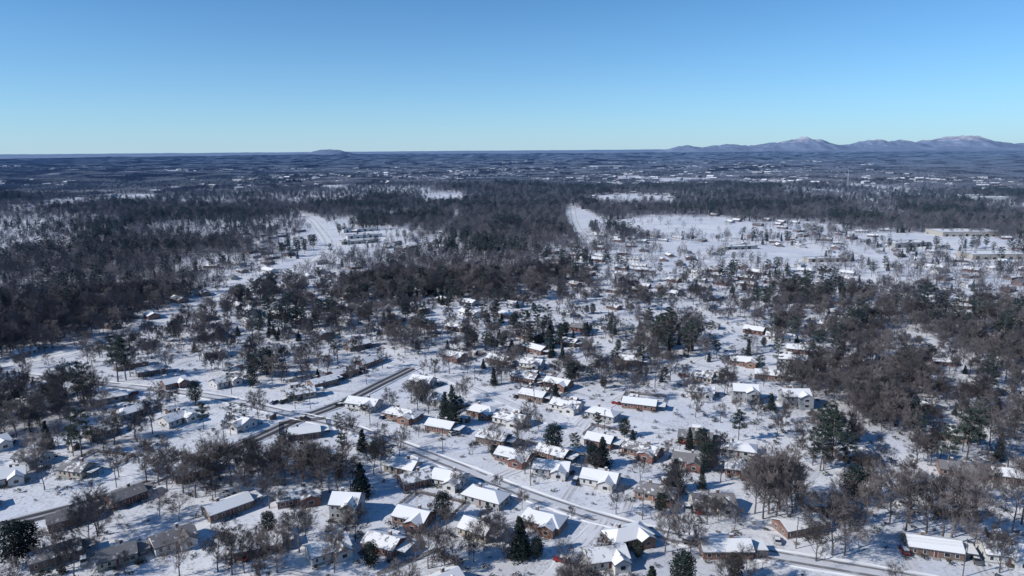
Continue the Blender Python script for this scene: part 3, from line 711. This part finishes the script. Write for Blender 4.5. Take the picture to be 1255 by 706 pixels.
# ------------------------------------------------------------------ mountains
def mtn_mat():
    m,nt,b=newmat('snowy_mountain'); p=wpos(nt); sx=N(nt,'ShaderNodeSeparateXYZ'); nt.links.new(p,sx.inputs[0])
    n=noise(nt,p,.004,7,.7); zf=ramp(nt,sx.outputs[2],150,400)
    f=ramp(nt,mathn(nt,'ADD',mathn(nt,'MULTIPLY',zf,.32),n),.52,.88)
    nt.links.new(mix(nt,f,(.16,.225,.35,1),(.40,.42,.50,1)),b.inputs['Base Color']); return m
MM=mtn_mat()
def ridge(prof,D,rough=1):
    us=np.linspace(prof[0][0],prof[-1][0],300); hp=np.interp(us,[a[0] for a in prof],[a[1] for a in prof])
    V=[];nv=30
    for u,hh in zip(us,hp):
        dx=(u-627.5)/F/math.cos(P)*.985
        for j in range(nv):
            t=j/(nv-1)*2-1; dist=D+t*1900; x=dx*D; y=dist
            pk=max(0,1-abs(t))**1.2; hh2=max(0,(H+hh*D/F*.87))*pk
            hh2*=1+.7*(1-pk)*(float(vn(x,y,420,71))-.5)*2; hh2+=(float(vn(x,y,190,72))+.7*float(vn(x,y,80,73))-.85)*44*pk*rough
            V.append((x,y,hh2-5))
    Fc=[(i*nv+j,(i+1)*nv+j,(i+1)*nv+j+1,i*nv+j+1) for i in range(len(us)-1) for j in range(nv-1)]
    me=bpy.data.meshes.new('mountain_ridge'); me.from_pydata(V,[],Fc); me.materials.append(MM)
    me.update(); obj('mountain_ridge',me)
ridge([(800,-6),(825,1),(838,4),(850,1.5),(870,2.5),(886,5.5),(902,2.5),(918,3),(930,6.5),(948,7),(958,9.5),(968,10.5),(978,14.5),(986,11),(996,11.5),(1006,7),(1018,2.5),(1032,3),(1045,7),(1062,10),(1080,7.5),(1096,9),(1112,6),(1124,9),(1134,9.5),(1146,14),(1158,12.5),(1172,15),(1186,13.5),(1196,9),(1208,6.5),(1222,2),(1240,4),(1262,3.5),(1300,1),(1340,-6)],18500)
ridge([(385,-5.2),(394,-.5),(400,1.5),(410,2),(420,1),(428,-1),(436,-5.2)],19500,.3)
def mast():
    b=MB(); h=90
    for i in range(3):
        a=2.094*i; c1=Vector((math.cos(a)*5,math.sin(a)*5,-2)); c2=Vector((math.cos(a)*.6,math.sin(a)*.6,h)); b.tube(c1,c2,.5,.3,4)
        a2=a+2.094; d1=Vector((math.cos(a2)*5,math.sin(a2)*5,-2)); d2=Vector((math.cos(a2)*.6,math.sin(a2)*.6,h))
        for k in range(10): b.tube(c1.lerp(c2,k/10),d1.lerp(d2,(k+1)/10),.15,.15,3)
    return b.mesh('radio_mast',[M['white_siding']])
x,y=plan(616,218); obj('radio_mast',mast(),(x,y,hz(x,y)))
x,y=plan(1038,234); obj('radio_mast',mast(),(x,y,hz(x,y)),0,.6)

# ------------------------------------------------------------------ light, sky, camera
AZ=math.radians(-110); EL=math.radians(33)
w=bpy.data.worlds.new("World"); SC.world=w; w.use_nodes=True; nt=w.node_tree
s=nt.nodes.new('ShaderNodeTexSky'); s.sky_type='NISHITA'; s.sun_disc=False; s.sun_elevation=EL; s.sun_rotation=AZ
s.air_density=1; s.dust_density=0; s.ozone_density=3.2; s.altitude=3000
t=mix(nt,1.0,s.outputs[0],(.53,1.0,1.22,1),'MULTIPLY')
# thin haze layer that pales the lowest few degrees of sky
tc=N(nt,'ShaderNodeTexCoord'); sp=N(nt,'ShaderNodeSeparateXYZ'); nt.links.new(tc.outputs['Generated'],sp.inputs[0])
hf=mathn(nt,'MULTIPLY',mathn(nt,'EXPONENT',mathn(nt,'MULTIPLY',mathn(nt,'MAXIMUM',sp.outputs[2],0.0),-12.0)),.86)
t=mix(nt,hf,t,(4.2,5.5,6.6,1))
nt.links.new(t,nt.nodes['Background'].inputs[0]); nt.nodes['Background'].inputs[1].default_value=.112
l=bpy.data.lights.new('sun','SUN'); l.energy=4.3; l.angle=math.radians(.5); l.color=(1,.95,.89)
lo=bpy.data.objects.new('sun',l); COL.objects.link(lo)
dv=Vector((math.sin(AZ)*math.cos(EL),math.cos(AZ)*math.cos(EL),math.sin(EL))); lo.rotation_euler=dv.to_track_quat('Z','Y').to_euler(); lo.location=dv*500
cam=bpy.data.cameras.new('camera'); co=bpy.data.objects.new('camera',cam); COL.objects.link(co)
cam.sensor_width=36; cam.lens=36*F/1255; cam.clip_start=1; cam.clip_end=120000
co.matrix_world=Matrix.Translation((0,0,H))@Matrix.Rotation(math.pi/2-P,4,'X')@Matrix.Rotation(-R,4,'Z')
SC.camera=co
